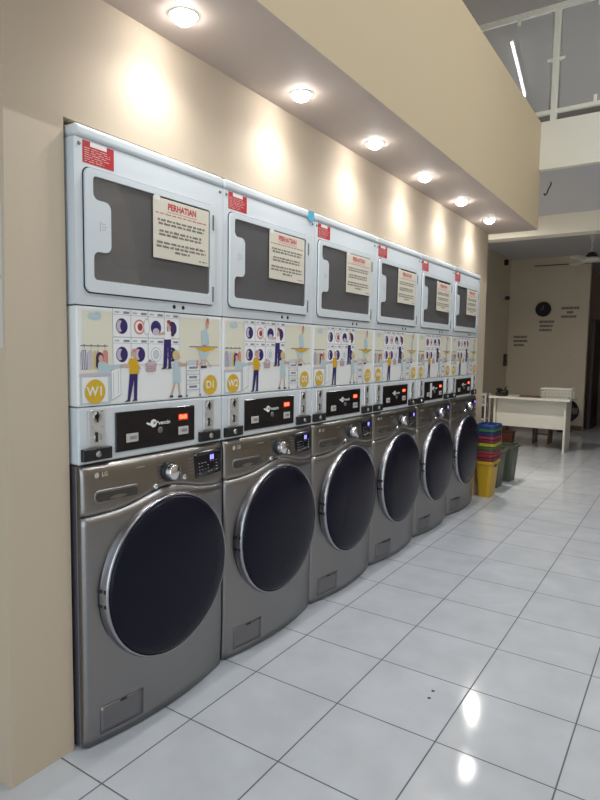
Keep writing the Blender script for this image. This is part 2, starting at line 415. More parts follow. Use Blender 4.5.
ORD = ['nearest the camera', 'second from the camera', 'third from the camera', 'fourth from the camera', 'fifth from the camera', 'farthest from the camera']
def make_washer():
    r = thing('washing_machine', 'graphite steel front-load washer under the console marked W1, ' + ORD[0], 'washing machine', group='row of stacked washers')
    G().box(XB, -.016, W0, W0 + WW, .010, .984, .006, 2).build('cabinet', 'side', r)
    g = G()
    def f1(u, v):
        t = u; z0, z1 = .007, crease(t) - .001; z = z0 + (z1 - z0) * v
        return (fx(t, z), on(t), z)
    g.grid(48, 26, f1, skirt=-.014); g.build('front_panel', 'steel', r)
    g = G()
    def f2(u, v):
        t = u; z0, z1 = crease(t) + .001, .985; z = z0 + (z1 - z0) * v
        return (fx(t, z) - .0025 * (1 - min(1, v * 7)), on(t), z)
    g.grid(48, 10, f2, skirt=-.014); cp = g.build('control_panel', 'steel2', r)
    g = G()
    rn = random.Random(3)
    for (t0, n) in ((.445, 5), (.665, 5)):
        for k in range(n):
            z = .945 - k * .014
            for q in range(4):
                a = t0 + q * .011
                xx = fx(a, z) + .0012
                g.flat(rect(on(a), on(a) + .0055, z, z + .0022), xx)
        g.build('cycle_list', 'greyline', cp); g = G()
    a0 = .30
    for q in range(5):
        g.flat(rect(on(a0 + q * .011), on(a0 + q * .011) + .006, .950, .954), fx(a0 + q * .011, .95) + .0012)
    g.build('model_marking', 'greyline', cp)
    # plinth + feet
    G().box(XB + .03, -.02, W0 + .02, W0 + WW - .02, .004, .0098).build('plinth', 'gasket', r)
    for (x, y) in ((-.06, .06), (-.06, .65), (-.66, .06), (-.66, .65)):
        G().cyl((x, y, 0), (x, y, .0038), .022, n=16).build('foot', 'black', r)
    # detergent drawer: dished handle with rounded ends
    y0, y1, z0, z1 = .046, .220, .853, .898
    g = G()
    out = rrect(y0, y1, z0, z1, .016); inn = rrect(y0 + .006, y1 - .006, z0 + .006, z1 - .010, .012)
    xa = fx(.07, .87) - .012
    def curved(pts, off):
        return [(fx((p[0] - W0) / WW, p[1]) + off, p[0], p[1]) for p in pts]
    co = curved(out, .0025); ci = curved(inn, -.0005); cb = curved([(p[0], p[1]) for p in inn], .0015)
    N = len(out)
    g.add(co + ci, [[i, (i + 1) % N, N + (i + 1) % N, N + i] for i in range(N)], 0, True)
    oc = curved(out, -.004)
    g.add(co + oc, [[(i + 1) % N, i, N + i, N + (i + 1) % N] for i in range(N)], 0, True)
    dr = g.build('detergent_drawer', 'steel', r)
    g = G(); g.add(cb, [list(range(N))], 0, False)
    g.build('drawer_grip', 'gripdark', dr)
    # dial
    yd, zd = .362, .917; xd = fx((yd - W0) / WW, zd)
    d = G().lathe([(-.003, .038), (.012, .038), (.016, .036), (.016, .0)], (xd, yd, zd), n=32).build('dial', 'black', r)
    G().lathe([(.0162, .030), (.036, .0285), (.042, .025), (.043, 0.)], (xd, yd, zd), n=32).build('dial_cap', 'chrome', d)
    for yb, zb in ((.292, .873), (.440, .882)):
        xb = fx((yb - W0) / WW, zb)
        G().lathe([(-.003, .0105), (.006, .0105), (.009, .008), (.0095, 0)], (xb, yb, zb), n=20).build('push_button', 'chrome', r)
    # display
    g = G()
    pts = rect(.515, .672, .862, .962)
    xs = lambda p: fx((p[0] - W0) / WW, .9)
    def fdsp(u, v):
        y = .507 + .176 * u; z = .864 + .098 * v
        return (fx((y - W0) / WW, z) + .0018, y, z)
    g.grid(8, 4, fdsp, skirt=0.0); ds = g.build('display', 'black_gloss', r)
    g = G()
    y = .608
    for dgt in range(2):
        yy = y + dgt * .014; zz = .934; xx = fx((yy - W0) / WW, zz) + .0026
        g.flat(rect(yy, yy + .009, zz - .010, zz + .010), xx)
    g.build('blue_digits', 'bled', ds)
    g = G()
    rn = random.Random(5)
    for row in range(4):
        for q in range(7):
            if rn.random() < .75:
                yy = .53 + q * .019; zz = .878 + row * .013
                g.flat(rect(yy, yy + rn.uniform(.005, .011), zz, zz + .0025), fx((yy - W0) / WW, zz) + .0032)
    g.build('display_icons', 'greyline', ds)
    # maker's round emblem and letters
    g = G(); yl, zl = .056, .950; xl = fx((yl - W0) / WW, zl) + .0016
    g.flat(ell(yl, zl, .0095), xl); g.text('LG', .020, xl + .003, .086, zl, bold=.0006)
    g.build('emblem', 'button', r)
    # door
    yc, zc = .360, .529
    dr = G().lathe([(.012, .306), (.018, .309), (.030, .310), (.034, .308)], (0, yc, zc), n=96).build('door', 'gasket', r)
    G().lathe([(.028, .3092), (.048, .309), (.060, .3065), (.066, .303), (.067, .299), (.064, .2965), (.060, .2955)], (0, yc, zc), n=96).build('door_ring', 'ring', dr)
    prof = [(.061, .296)]
    for k in range(1, 13):
        q = k / 12; rr = .296 * math.cos(q * PI / 2); prof.append((.061 + .040 * math.sin(q * PI / 2) ** .8, rr))
    G().lathe(prof, (0, yc, zc), n=96).build('door_glass', 'doorglass', dr)
    for ac in (PI - .085, PI + .085):
        g = G()
        a0 = ac - .020; a1 = ac + .020
        R0 = .3105
        vs = []
        for a in (a0, a1):
            for (x, rr) in ((.016, R0 + .001), (.016, R0 - .02), (.0605, R0 - .003), (.064, R0 - .02)):
                vs.append((x, yc + rr * math.cos(a), zc + rr * math.sin(a)))
        g.add(vs, [[0, 4, 6, 2], [2, 6, 7, 3], [0, 1, 5, 4], [0, 2, 3, 1], [4, 5, 7, 6]], 0)
        g.build('door_grip', 'black', dr)
    # drain filter cover
    g = G()
    def ff(u, v):
        y = .056 + .168 * u; z = .038 + .098 * v
        return (fx((y - W0) / WW, z) + .0022, y, z)
    g.grid(8, 6, ff, skirt=-.005); fc = g.build('filter_cover', 'steel_dark', r)
    g = G()
    for (ya, yb, za, zb) in ((.055, .225, .1365, .1375), (.055, .225, .0365, .0375), (.0548, .0558, .0365, .1375), (.2242, .2252, .0365, .1375)):
        def fl(u, v, ya=ya, yb=yb, za=za, zb=zb):
            y = ya + (yb - ya) * u; z = za + (zb - za) * v
            return (fx((y - W0) / WW, z) + .0006, y, z)
        g.grid(4, 3, fl)
    g.build('cover_gap', 'side', fc)
    g = G()
    def fl(u, v):
        y = .128 + .026 * u; z = .127 + .009 * v
        return (fx((y - W0) / WW, z) + .003, y, z)
    g.grid(3, 2, fl); g.build('latch', 'hole', fc)
    return r

# ------------------------------------------------------------------ coin console (printed panel + coin panel)
U0 = .0015; UW = .7094
ART = ['poster', 'cream', 'pale', 'aqua', 'navy', 'mustard', 'skin', 'hair', 'auburn', 'pink', 'lilac', 'slate', 'straw', 'coral', 'printwhite', 'greyline', 'ink']
AI = {k: i for i, k in enumerate(ART)}
def artwork(parent):
    g = G(); lay = [0]
    def put(pts, c, lv=1):
        lay[0] += 1
        g.flat([(p[0] / 1000, 1.18 + p[1] / 1000) for p in pts], .0006 + lv * .00022 + (lay[0] % 9) * .00002, AI[c])
    def R(u0, u1, v0, v1, c, lv=1): put(rect(u0, u1, v0, v1), c, lv)
    def E(u, v, a, b, c, lv=1, n=22): put(ell(u, v, a, b, n), c, lv)
    def L(u0, v0, u1, v1, w, c, lv=1):
        d = math.hypot(u1 - u0, v1 - v0); nx, ny = -(v1 - v0) / d * w / 2, (u1 - u0) / d * w / 2
        put([(u0 + nx, v0 + ny), (u0 - nx, v0 - ny), (u1 - nx, v1 - ny), (u1 + nx, v1 + ny)], c, lv)
    # cream blocks
    R(22, 141, 112, 318, 'cream'); R(462, 692, 130, 318, 'cream'); L(462, 130, 692, 130, 2, 'greyline', 2)
    # cloud emblem top left
    for (u, v, a, b) in ((70, 296, 26, 9), (58, 301, 14, 10), (80, 304, 16, 11)): E(u, v, a, b, 'aqua', 2)
    L(40, 300, 100, 300, 5, 'pale', 3)
    # bank of eight washers
    for i in range(4):
        for j in range(2):
            u0 = 143 + i * 79; v0 = 234 if j == 0 else 136
            R(u0, u0 + 79, v0, v0 + 98, 'greyline', 1); R(u0 + 1.5, u0 + 77.5, v0 + 1.5, v0 + 96.5, 'printwhite', 2)
            L(u0, v0 + 77, u0 + 79, v0 + 77, 1.5, 'greyline', 3); R(u0 + 8, u0 + 28, v0 + 83, v0 + 88, 'greyline', 3); R(u0 + 46, u0 + 72, v0 + 81, v0 + 89, 'slate', 3)
            cu, cv = u0 + 38, v0 + 38
            E(cu, cv, 26, 27, 'lilac', 3)
            c = 'navy'
            if (i, j) == (1, 0): c = 'auburn'; E(cu, cv, 25, 26, 'coral', 4); E(cu, cv, 19, 20, 'printwhite', 5); E(cu + 3, cv, 12, 14, c, 6); E(cu + 34, cv + 2, 14, 30, 'slate', 4); E(cu + 34, cv + 2, 12.5, 28, 'printwhite', 5)
            elif (i, j) == (2, 1): E(cu, cv, 23, 24, 'printwhite', 4); E(cu, cv, 15, 17, 'greyline', 5); E(cu, cv, 13, 15, 'pale', 6)
            elif (i, j) == (2, 0): E(cu, cv, 25, 26, c, 4); E(cu, cv - 14, 16, 13, 'lilac', 5)
            else: E(cu + 1, cv, 25, 27, c, 4); E(cu - 8, cv, 14, 20, 'lilac', 5); E(cu + 5, cv, 12, 17, c, 6)
    # garment rail, clothes, attendant and counter
    L(14, 202, 122, 202, 3, 'ink', 2)
    for k in range(4): E(28 + k * 27, 203, 5, 4, 'slate', 3); L(28 + k * 27, 200, 28 + k * 27, 190, 2, 'greyline', 2)
    for (u0, u1, c) in ((14, 40, 'slate'), (42, 60, 'lilac'), (62, 74, 'straw'), (75, 86, 'pink'), (100, 122, 'coral')):
        put([(u0 + 4, 188), (u1 - 4, 188), (u1, 178), (u1, 124), (u0, 124), (u0, 178)], c, 3)
    for u in (20, 28, 36): L(u, 186, u - 4, 126, 2.5, 'printwhite', 4)
    put([(84, 150), (104, 150), (130, 138), (190, 140), (190, 128), (136, 122), (124, 108), (82, 108), (80, 138)], 'aqua', 5)
    E(88, 164, 15, 18, 'hair', 5); put([(73, 162), (84, 164), (82, 128), (72, 132)], 'hair', 5); E(92, 160, 9, 12, 'skin', 6)
    E(194, 136, 7, 5, 'skin', 6)
    R(10, 132, 8, 104, 'pale', 2); R(8, 136, 100, 110, 'lilac', 4); R(18, 120, 14, 98, 'printwhite', 3)
    # half door
    put([(134, 122), (176, 138), (176, 32), (134, 14)], 'greyline', 2); put([(136, 118), (174, 133), (174, 35), (136, 18)], 'printwhite', 3)
    L(144, 110, 144, 28, 2, 'greyline', 4); L(164, 118, 164, 38, 2, 'greyline', 4)
    # man in mustard shirt
    put([(214, 160), (246, 160), (258, 128), (250, 120), (250, 104), (214, 104), (212, 134), (206, 142)], 'mustard', 7)
    put([(210, 142), (176, 138), (176, 131), (214, 128)], 'skin', 7); E(176, 134, 6, 5, 'skin', 8)
    put([(252, 140), (264, 126), (256, 104), (250, 106), (254, 124)], 'skin', 6)
    E(233, 177, 11, 14, 'skin', 8); put([(224, 182), (244, 182), (242, 194), (226, 194)], 'coral', 9)
    put([(214, 105), (250, 105), (246, 14), (232, 14), (233, 84), (216, 14), (204, 14)], 'navy', 7)
    put([(188, 6), (216, 8), (214, 15), (202, 14)], 'hair', 8); put([(222, 7), (248, 8), (246, 16), (232, 15)], 'hair', 8)
    # basket of laundry
    put([(286, 142), (342, 142), (336, 112), (292, 112)], 'pink', 6); E(314, 144, 22, 8, 'lilac', 7); E(308, 151, 6, 5, 'slate', 8)
    for v in (134, 126, 118): L(289, v, 339, v, 2, 'lilac', 8)
    # woman at the machines
    put([(376, 258), (412, 262), (416, 232), (380, 230)], 'printwhite', 7); put([(382, 260), (350, 252), (350, 245), (384, 248)], 'skin', 8)
    E(404, 285, 11, 14, 'skin', 8); put([(396, 298), (412, 300), (424, 286), (430, 244), (416, 242), (412, 278)], 'hair', 9); E(402, 297, 10, 7, 'auburn', 9)
    put([(378, 232), (414, 232), (414, 126), (400, 126), (398, 206), (392, 126), (374, 126)], 'navy', 7)
    put([(362, 119), (390, 121), (388, 128), (374, 127)], 'hair', 8); put([(394, 119), (418, 121), (414, 128), (400, 128)], 'hair', 8)
    # child in pale dress
    E(440, 172, 19, 19, 'straw', 8); E(450, 166, 11, 12, 'skin', 9); put([(426, 150), (458, 150), (468, 66), (424, 64)], 'aqua', 8)
    put([(450, 146), (494, 140), (494, 132), (452, 130)], 'skin', 8)
    put([(430, 66), (438, 66), (420, 18), (410, 18)], 'skin', 8); put([(450, 66), (458, 66), (464, 16), (456, 16)], 'skin', 8)
    R(406, 424, 10, 18, 'hair', 9); R(450, 472, 8, 16, 'hair', 9)
    # trolley
    for u in (496, 572): L(u, 150 if u < 500 else 128, u, 14, 2.6, 'slate', 6)
    for v in (122, 84, 46):
        R(496, 572, v - 12, v + 12, 'greyline', 6); R(498, 570, v - 10, v + 10, 'printwhite', 7); R(510, 556, v - 4, v + 5, 'slate', 8)
    put([(500, 134), (570, 134), (566, 152), (508, 154)], 'pale', 7); R(552, 562, 120, 152, 'coral', 8)
    E(498, 12, 6, 6, 'slate', 7); E(574, 12, 6, 6, 'slate', 7)
    # ironing woman and board
    put([(578, 268), (610, 280), (622, 256), (628, 214), (586, 212), (582, 240)], 'aqua', 7); E(614, 292, 10, 13, 'skin', 8); E(616, 305, 11, 10, 'coral', 9); E(618, 316, 5, 6, 'auburn', 9)
    put([(512, 208), (680, 208), (680, 203), (512, 203)], 'slate', 8); put([(540, 203), (672, 205), (646, 194), (600, 184), (560, 196)], 'mustard', 9); R(588, 612, 208, 214, 'coral', 9)
    put([(556, 200), (630, 196), (608, 152), (580, 154)], 'aqua', 8)
    L(580, 180, 640, 124, 3.5, 'pink', 6); L(622, 180, 560, 124, 3.5, 'slate', 6); R(582, 590, 126, 154, 'skin', 7); R(598, 606, 126, 154, 'skin', 7); R(578, 612, 120, 128, 'hair', 8)
    return g.build('printed_scene', ART, parent)

def badge(parent, u, txt, name):
    o = G().flat(ell(u, 1.230, .0405, .0405, 32), .0034).build('yellow_badge', 'yellow', parent)
    t = badge_text(u, txt)
    ob = bpy.data.objects.new(name, t); COL.objects.link(ob); ob.parent = o
    return o
def badge_text(u, txt):
    ob = G().text(txt, .043, .0040, u, 1.230, bold=.0012).build('badge_number', 'badgetext')
    me = ob.data; bpy.data.objects.remove(ob); return me

def coin_slot(r, yc, ya, yb, w):
    s = G().box(0, .008, yc - w / 2, yc + w / 2, 1.046, 1.170, .003, 2).build('coin_slot_plate', 'chrome_diffuse', r)
    g = G()
    g.lathe([(.008, .016), (.0115, .015), (.012, .011), (.009, .010)], (0, yc, 1.145), n=20)
    g.lathe([(.008, .016), (.0115, .015), (.012, .011), (.009, .010)], (0, yc + .002, 1.075), n=20)
    for z in (1.111, 1.164): 
        for d in (-.3, .3): g.lathe([(.008, .004), (.0098, .003), (.01, 0)], (0, yc + d * w, z), n=10)
    g.build('coin_insert', 'satin', s)
    g = G(); g.plate(rect(yc - .003, yc + .003, 1.128, 1.162), .0078, .0125); g.plate(ell(yc, 1.147, .009), .0079, .0085)
    g.build('slot_opening', 'hole', s)
    G().plate(rect(yc - .009, yc + .000, 1.062, 1.094), .0078, .0126).build('coin_return', 'hole', s)
    b = G().box(0, .016, ya, yb, 1.000, 1.041, .002, 1).build('coin_box', 'black', r)
    ym = (ya + yb) / 2
    G().lathe([(.015, .0105), (.020, .0105), (.022, .008), (.0225, 0)], (0, ym, 1.0205), n=18).build('lock', 'satin', b)

def make_console():
    r = thing('coin_console', 'white coin console with badges W1 and D1, ' + ORD[0], 'coin console', (0, 0, 0), group='row of coin consoles')
    a = G().box(XB, 0, U0, U0 + UW, 1.181, 1.5120, .007, 3).build('picture_panel', 'poster', r)
    artwork(a)
    badge(r, .067, 'W1', 'washer_number'); badge(r, .634, 'D1', 'dryer_number')
    G().box(XB, 0, U0, U0 + UW,   .9875, 1.1785, .007, 3).build('coin_panel', 'white', r)
    coin_slot(r, .069, .008, .125, .064); coin_slot(r, .621, .564, .686, .058)
    d = G().box(0, .006, .148, .538, 1.013, 1.153, .0015, 1).build('control_display', 'black_gloss', r)
    G().flat(rect(.446, .500, 1.098, 1.124), .0063).build('display_window', 'ledback', d)
    G().text('00:00', .022, .0067, .473, 1.111, bold=.0008, squash=.85).build('red_digits', 'led', d)
    for (y, z) in ((.219, 1.058), (.474, 1.058)):
        g = G().box(.006, .0085, y - .027, y + .027, z - .0155, z + .0155, .001, 1, 0); g.flat(rect(y - .012, y + .019, z - .006, z + .006), .0088, 1)
        g.build('start_button', ['button', 'slate'], d)
    G().lathe([(.006, .012), (.009, .0115), (.010, .008), (.0085, .006), (.0085, 0)], (0, .353, 1.072), n=20).build('round_button', 'screw', d)
    # bird emblem with lettering
    g = G(); x = .0066
    g.flat(ell(.320, 1.100, .0155, .0150), x)
    g.flat([(.306, 1.101), (.290, 1.106), (.283, 1.103), (.294, 1.096), (.310, 1.092)], x + .0002)
    g.flat([(.338, 1.108), (.346, 1.103), (.338, 1.098)], x + .0002)
    g.text('vencin', .021, x + .0003, .374, 1.099, bold=.0004, squash=1.12)
    g.build('emblem', 'printwhite', d)
    G().flat(ell(.324, 1.101, .0060, .0060), .0070).build('emblem_eye', 'slate', d)
    return r

# ------------------------------------------------------------------ dryer
def make_dryer():
    r = thing('tumble_dryer', 'white tumble dryer on the console marked D1, ' + ORD[0], 'tumble dryer', group='row of stacked dryers')
    g = G()
    hole = rect(.058, .638, 1.588, 1.940)
    g.plate(rrect(U0, U0 + UW, 1.5155, 2.0395, .004, 2), -.020, .0, [hole])
    g.box(XB, -.0201, U0, U0 + UW, 1.5155, 1.575); g.box(XB, -.0201, U0, U0 + UW, 1.955, 2.0395)
    g.box(XB, -.0201, U0, U0 + .05, 1.575, 1.955); g.box(XB, -.0201, U0 + UW - .06, U0 + UW, 1.575, 1.955); g.box(XB, XB + .02, U0 + .05, U0 + UW - .06, 1.575, 1.955)
    g.build('cabinet', 'white', r)
    G().box(XB, .006, U0, U0 + UW, 2.0415, 2.082, .013, 4).build('top_lid', 'lid', r)
    # tub front behind the glass
    t = G().plate(rect(.0585, .6375, 1.589, 1.939), -.016, -.012, [rrect(.150, .520, 1.650, 1.872, .03)]).build('inner_frame', 'recess', r)
    G().plate(rrect(.11, .56, 1.61, 1.91, .05), -.12, -.115).build('drum', 'drum', t)
    # door with notched window
    n0, n1 = 1.694, 1.851
    w = []
    def arc(cy, cz, rr, a0, a1, n=5):
        for i in range(n + 1):
            a = math.radians(a0 + (a1 - a0) * i / n); w.append((cy + rr * math.cos(a), cz + rr * math.sin(a)))
    yL, yN, yR, zB, zT = .064, .134, .622, 1.598, 1.930
    arc(yR - .012, zT - .012, .012, 0, 90); arc(yL + .014, zT - .014, .014, 90, 180)
    arc(yL + .022, n1 + .026, .022, 180, 270); arc(yN - .024, n1 - .020, .024, 90, 0)
    arc(yN - .024, n0 + .020, .024, 0, -90); arc(yL + .022, n0 - .026, .022, 90, 180)
    arc(yL + .014, zB + .014, .014, 180, 270); arc(yR - .012, zB + .012, .012, 270, 360)
    d = G().plate(rrect(.034, .652, 1.5575, 1.952, .022), .0015, .011, [w]).build('door', 'white', r)
    b = d.modifiers.new('bevel', 'BEVEL'); b.width = .003; b.segments = 2; b.limit_method = 'ANGLE'; b.angle_limit = math.radians(60)
    G().plate(rrect(.0300, .656, 1.5535, 1.956, .025), .0003, .0014, [rrect(.037, .649, 1.5605, 1.949, .019)]).build('door_seal', 'gasket', r)
    G().plate(rrect(.060, .626, 1.594, 1.934, .01), .0034, .0054).build('window_pane', 'window', d)
    g = G()
    for (ya, yb, z) in ((.094, .110, 1.781), (.098, .116, 1.772), (.094, .112, 1.763)): g.flat(rect(ya, yb, z, z + .0028), .0113)
    g.flat(rect(.088, .091, 1.755, 1.79), .0113)
    g.build('grip_symbol', 'greyline', d)
    for z in (1.885, 1.600):
        G().box(.0112, .015, .634, .641, z - .030, z + .030, .001, 1).build('hinge', 'screw', d)
    for (y, z) in ((.020, 2.021), (.692, 2.021)):
        G().lathe([(0, .0065), (.003, .006), (.004, 0)], (0, y, z), n=14).build('screw', 'screw', r)
    for y in (.432, .480):
        G().lathe([(0, .0078), (.002, .0072), (.0024, 0)], (0, y, 1.535), n=14).build('plug', 'hole', r)
    # red label
    g = G(); rn = random.Random(11)
    g.plate(rect(.033, .156, 1.966, 2.036), .0, .0006)
    g.flat(rect(.062, .127, 2.021, 2.0355), .0009, 2)
    for k in range(7):
        words(g, .0010, .040, .110 + rn.random() * .04, 2.014 - k * .0068, .0030, 1, rn)
    g.build('warning_label', ['red', 'redtext', 'labelwhite'], r)
    # taped notice
    g = G(); rn = random.Random(21)
    ya, yb, za, zb = .318, .612, 1.706, 1.923
    g.plate(rect(ya, yb, za, zb), .0116, .0121)
    ym = (ya + yb) / 2
    g.text('PERHATIAN', .0315, .0124, ym, zb - .026, 1, bold=.0014, squash=.90)
    g.flat(rect(ym - .076, ym + .076, zb - .045, zb - .0435), .0124, 1)
    words(g, .0124, ya + .012, yb - .016, zb - .054, .0050, 1, rn)
    for (a, b, z) in ((.022, .27, .077), (.026, .265, .090), (.030, .25, .116), (.028, .255, .129), (.018, .272, .158), (.016, .276, .172), (.108, .186, .187)):
        words(g, .0124, ya + a, ya + b, zb - z, .0092, 2, rn)
    words(g, .0124, yb - .058, yb - .010, zb - .203, .005, 2, rn)
    g.flat(rect(ya + .004, ya + .034, zb - .012, zb + .006), .0126, 3)
    g.build('taped_notice', ['paper', 'redink', 'ink', 'labelwhite'], d)
    return r

wash = make_washer(); cons = make_console(); dry = make_dryer()
for k in range(1, 6):
    n = k + 1
    dup(wash, (0, k * P, 0), f'graphite steel front-load washer under the console marked W{n}, ' + ORD[k])
    c = dup(cons, (0, k * P, 0), f'white coin console with badges W{n} and D{n}, ' + ORD[k])
    child(c, 'washer_number').data = badge_text(.067, f'W{n}'); child(c, 'dryer_number').data = badge_text(.634, f'D{n}')
    d = dup(dry, (0, k * P, 0), f'white tumble dryer on the console marked D{n}, ' + ORD[k])
    nt = child(d, 'taped_notice'); rr = random.Random(k)
    nt.location = (0, rr.uniform(-.012, .006), rr.uniform(-.012, .004))
    if k == 1:
        G().box(.0062, .0068, .640, .695, 2.030, 2.079).build('blue_tape', 'tape', d)
        d['label'] = 'white tumble dryer with blue tape on its lid, on the console marked D2'
# white paper strip stuck on the fifth coin console
for o in list(bpy.data.objects):
    if o.get('label', '').startswith('white coin console with badges W5'):
        G().box(.0068, .0074, .252, .292, 1.030, 1.142).build('paper_strip', 'sheet', o)

# ------------------------------------------------------------------ downlights
LY = [.351 + k * .7354 for k in range(6)]
for k, y in enumerate(LY):
    r = thing('downlight', 'round lit downlight in the soffit, ' + ORD[k], 'downlight', (.132, y, SZ), group='downlights along the soffit')
    G().lathe([(-.0005, .053), (-.005, .051), (-.006, .046), (-.004, .042)], (0, 0, 0), 'Z', 32).build('trim_ring', 'fitting', r)
    G().lathe([(-.034, .0), (-.0325, .013), (-.028, .025), (-.020, .035), (-.012, .040), (-.005, .042)], (0, 0, 0), 'Z', 32).build('lens', 'lens', r)
    L = bpy.data.lights.new('downlight_lamp', 'SPOT'); L.energy = 13; L.color = (1, 1, 1); L.spot_size = math.radians(152); L.spot_blend = 1; L.shadow_soft_size = .05
    lo = bpy.data.objects.new('lamp', L); COL.objects.link(lo); lo.parent = r; lo.location = (0, 0, -.045)

# ------------------------------------------------------------------ tube lights on the upper ceiling
def tube_light(a, b, label, power, grp='tube lights on the upper ceiling'):
    a = Vector(a); b = Vector(b); mid = (a + b) / 2; d = b - a; rz = math.atan2(d.y, d.x); l = d.length / 2
    r = thing('tube_light', label, 'tube light', mid, rz, grp)
    G().box(-l - .02, l + .02, -.022, .022, .020, .0695, .004, 1).build('batten', 'fitting', r)
    G().cyl((-l, 0, 0), (l, 0, 0), .013, n=14).build('tube', 'tube', r)
    for s in (-1, 1): G().box(s * l - .012, s * l + .012, -.02, .02, -.02, .021, .003, 1).build('end_holder', 'fitting', r)
    L = bpy.data.lights.new('tube_lamp', 'AREA'); L.shape = 'RECTANGLE'; L.size = 2 * l; L.size_y = .05; L.energy = power; L.color = (.93, .97, 1)
    lo = bpy.data.objects.new('lamp', L); COL.objects.link(lo); lo.parent = r; lo.location = (0, 0, -.03)
tube_light((-.273, 5.97, 4.93), (-.49, 7.6, 4.93), 'lit tube light on the upper ceiling seen through the railing glass', 50)
tube_light((2.6, -1.4, 4.93), (2.6, .0, 4.93), 'added unseen tube light high above the shop floor', 25)  # unseen tube, added to light the open upper space
tube_light((2.6, 1.6, 4.93), (2.6, 3.0, 4.93), 'added unseen tube light high above the machines', 60)  # unseen tube, added to brighten the edge beam and railing

# lamp of the back room
r = thing('ceiling_lamp', 'round lit ceiling lamp on the back room ceiling', 'ceiling lamp', (-.40, 5.75, CZ))
G().lathe([(-.0005, .11), (-.03, .11), (-.034, .10)], (0, 0, 0), 'Z', 32).build('lamp_body', 'fitting', r)
G().lathe([(-.032, 0), (-.032, .10)], (0, 0, 0), 'Z', 32).build('diffuser', 'lens', r)
L = bpy.data.lights.new('ceiling_lamp_light', 'SPOT'); L.energy = 170; L.color = (1, .95, .87); L.spot_size = math.radians(172); L.spot_blend = .8; L.shadow_soft_size = .09
lo = bpy.data.objects.new('lamp', L); COL.objects.link(lo); lo.parent = r; lo.location = (0, 0, -.05)

# ------------------------------------------------------------------ mezzanine railing
r = thing('glass_railing', 'cream metal railing with grey glass panes on the mezzanine edge', 'railing', (0, 4.645, MZ))
def rail_clip(x, z, up):
    G().box(x - .014, x + .014, -.018, .018, z - (.0 if up else .06), z + (.06 if up else .0), .003, 1).build('glass_clip', 'rail', r)
G().box(XF + .03 - 1.2, RX - .02, -.025, .025, .965, 1.010, .006, 2).build('top_rail', 'rail', r)
G().box(XF + .03 - 1.2, RX - .02, -.02, .02, .072, .107, .005, 2).build('bottom_rail', 'rail', r)
for x in (-.76, .49, 1.74, 2.99, 4.22):
    G().box(x - .027, x + .027, -.0235, .0235, .0, .966, .005, 2).build('post', 'rail', r)
for (a, b) in ((-.70, .445), (.535, 1.69), (1.79, 2.94), (3.04, 4.17)):
    G().box(a, b, -.004, .004, .112, .955).build('glass_pane', 'railglass', r)
    for x in (a + .29, b - .29): rail_clip(x, .963, False); rail_clip(x, .104, True)
for x in (.49, 1.74):
    for s in (-1, 1): G().box(x + s * .027, x + s * .075 if s > 0 else x - .075, -.014, .014, .525, .55, .002, 1).build('glass_clip', 'rail', r) if s > 0 else G().box(x - .075, x - .027, -.014, .014, .525, .55, .002, 1).build('glass_clip', 'rail', r)

# ------------------------------------------------------------------ ceiling fan
r = thing('ceiling_fan', 'white ceiling fan hanging from the back room ceiling', 'ceiling fan', (.37, 8.3, 3.13))
G().lathe([(-.0005, .075), (-.03, .07), (-.12, .025), (-.14, .018)], (0, 0, 0), 'Z', 24).build('canopy', 'fanwhite', r)
G().cyl((0, 0, -.13), (0, 0, -.31), .013, n=12).build('downrod', 'fanwhite', r)
G().lathe([(-.285, .018), (-.30, .05), (-.35, .085), (-.37, .09)], (0, 0, 0), 'Z', 24).build('motor_cover', 'darkfab', r)
G().lathe([(-.368, .10), (-.38, .135), (-.405, .14), (-.425, .12), (-.435, .0)], (0, 0, 0), 'Z', 32).build('motor', 'fanwhite', r)
for k in range(3):
    a = math.radians(10 + 120 * k); c, s = math.cos(a), math.sin(a)
    g = G()
    vs = []
    for (rr, w) in ((.12, .03), (.18, .05), (.46, .058), (.51, .04)):
        for q in (-1, 1):
            for z in (-.395, -.401): vs.append((rr * c - q * w * s, rr * s + q * w * c, z + q * .012))
    fs = []
    for j in range(3):
        b = j * 4
        fs += [[b, b + 2, b + 6, b + 4], [b + 1, b + 5, b + 7, b + 3], [b, b + 4, b + 5, b + 1], [b + 2, b + 3, b + 7, b + 6]]
    fs += [[0, 1, 3, 2], [12, 14, 15, 13]]
    g.add(vs, fs).build('blade', 'fanwhite', r)

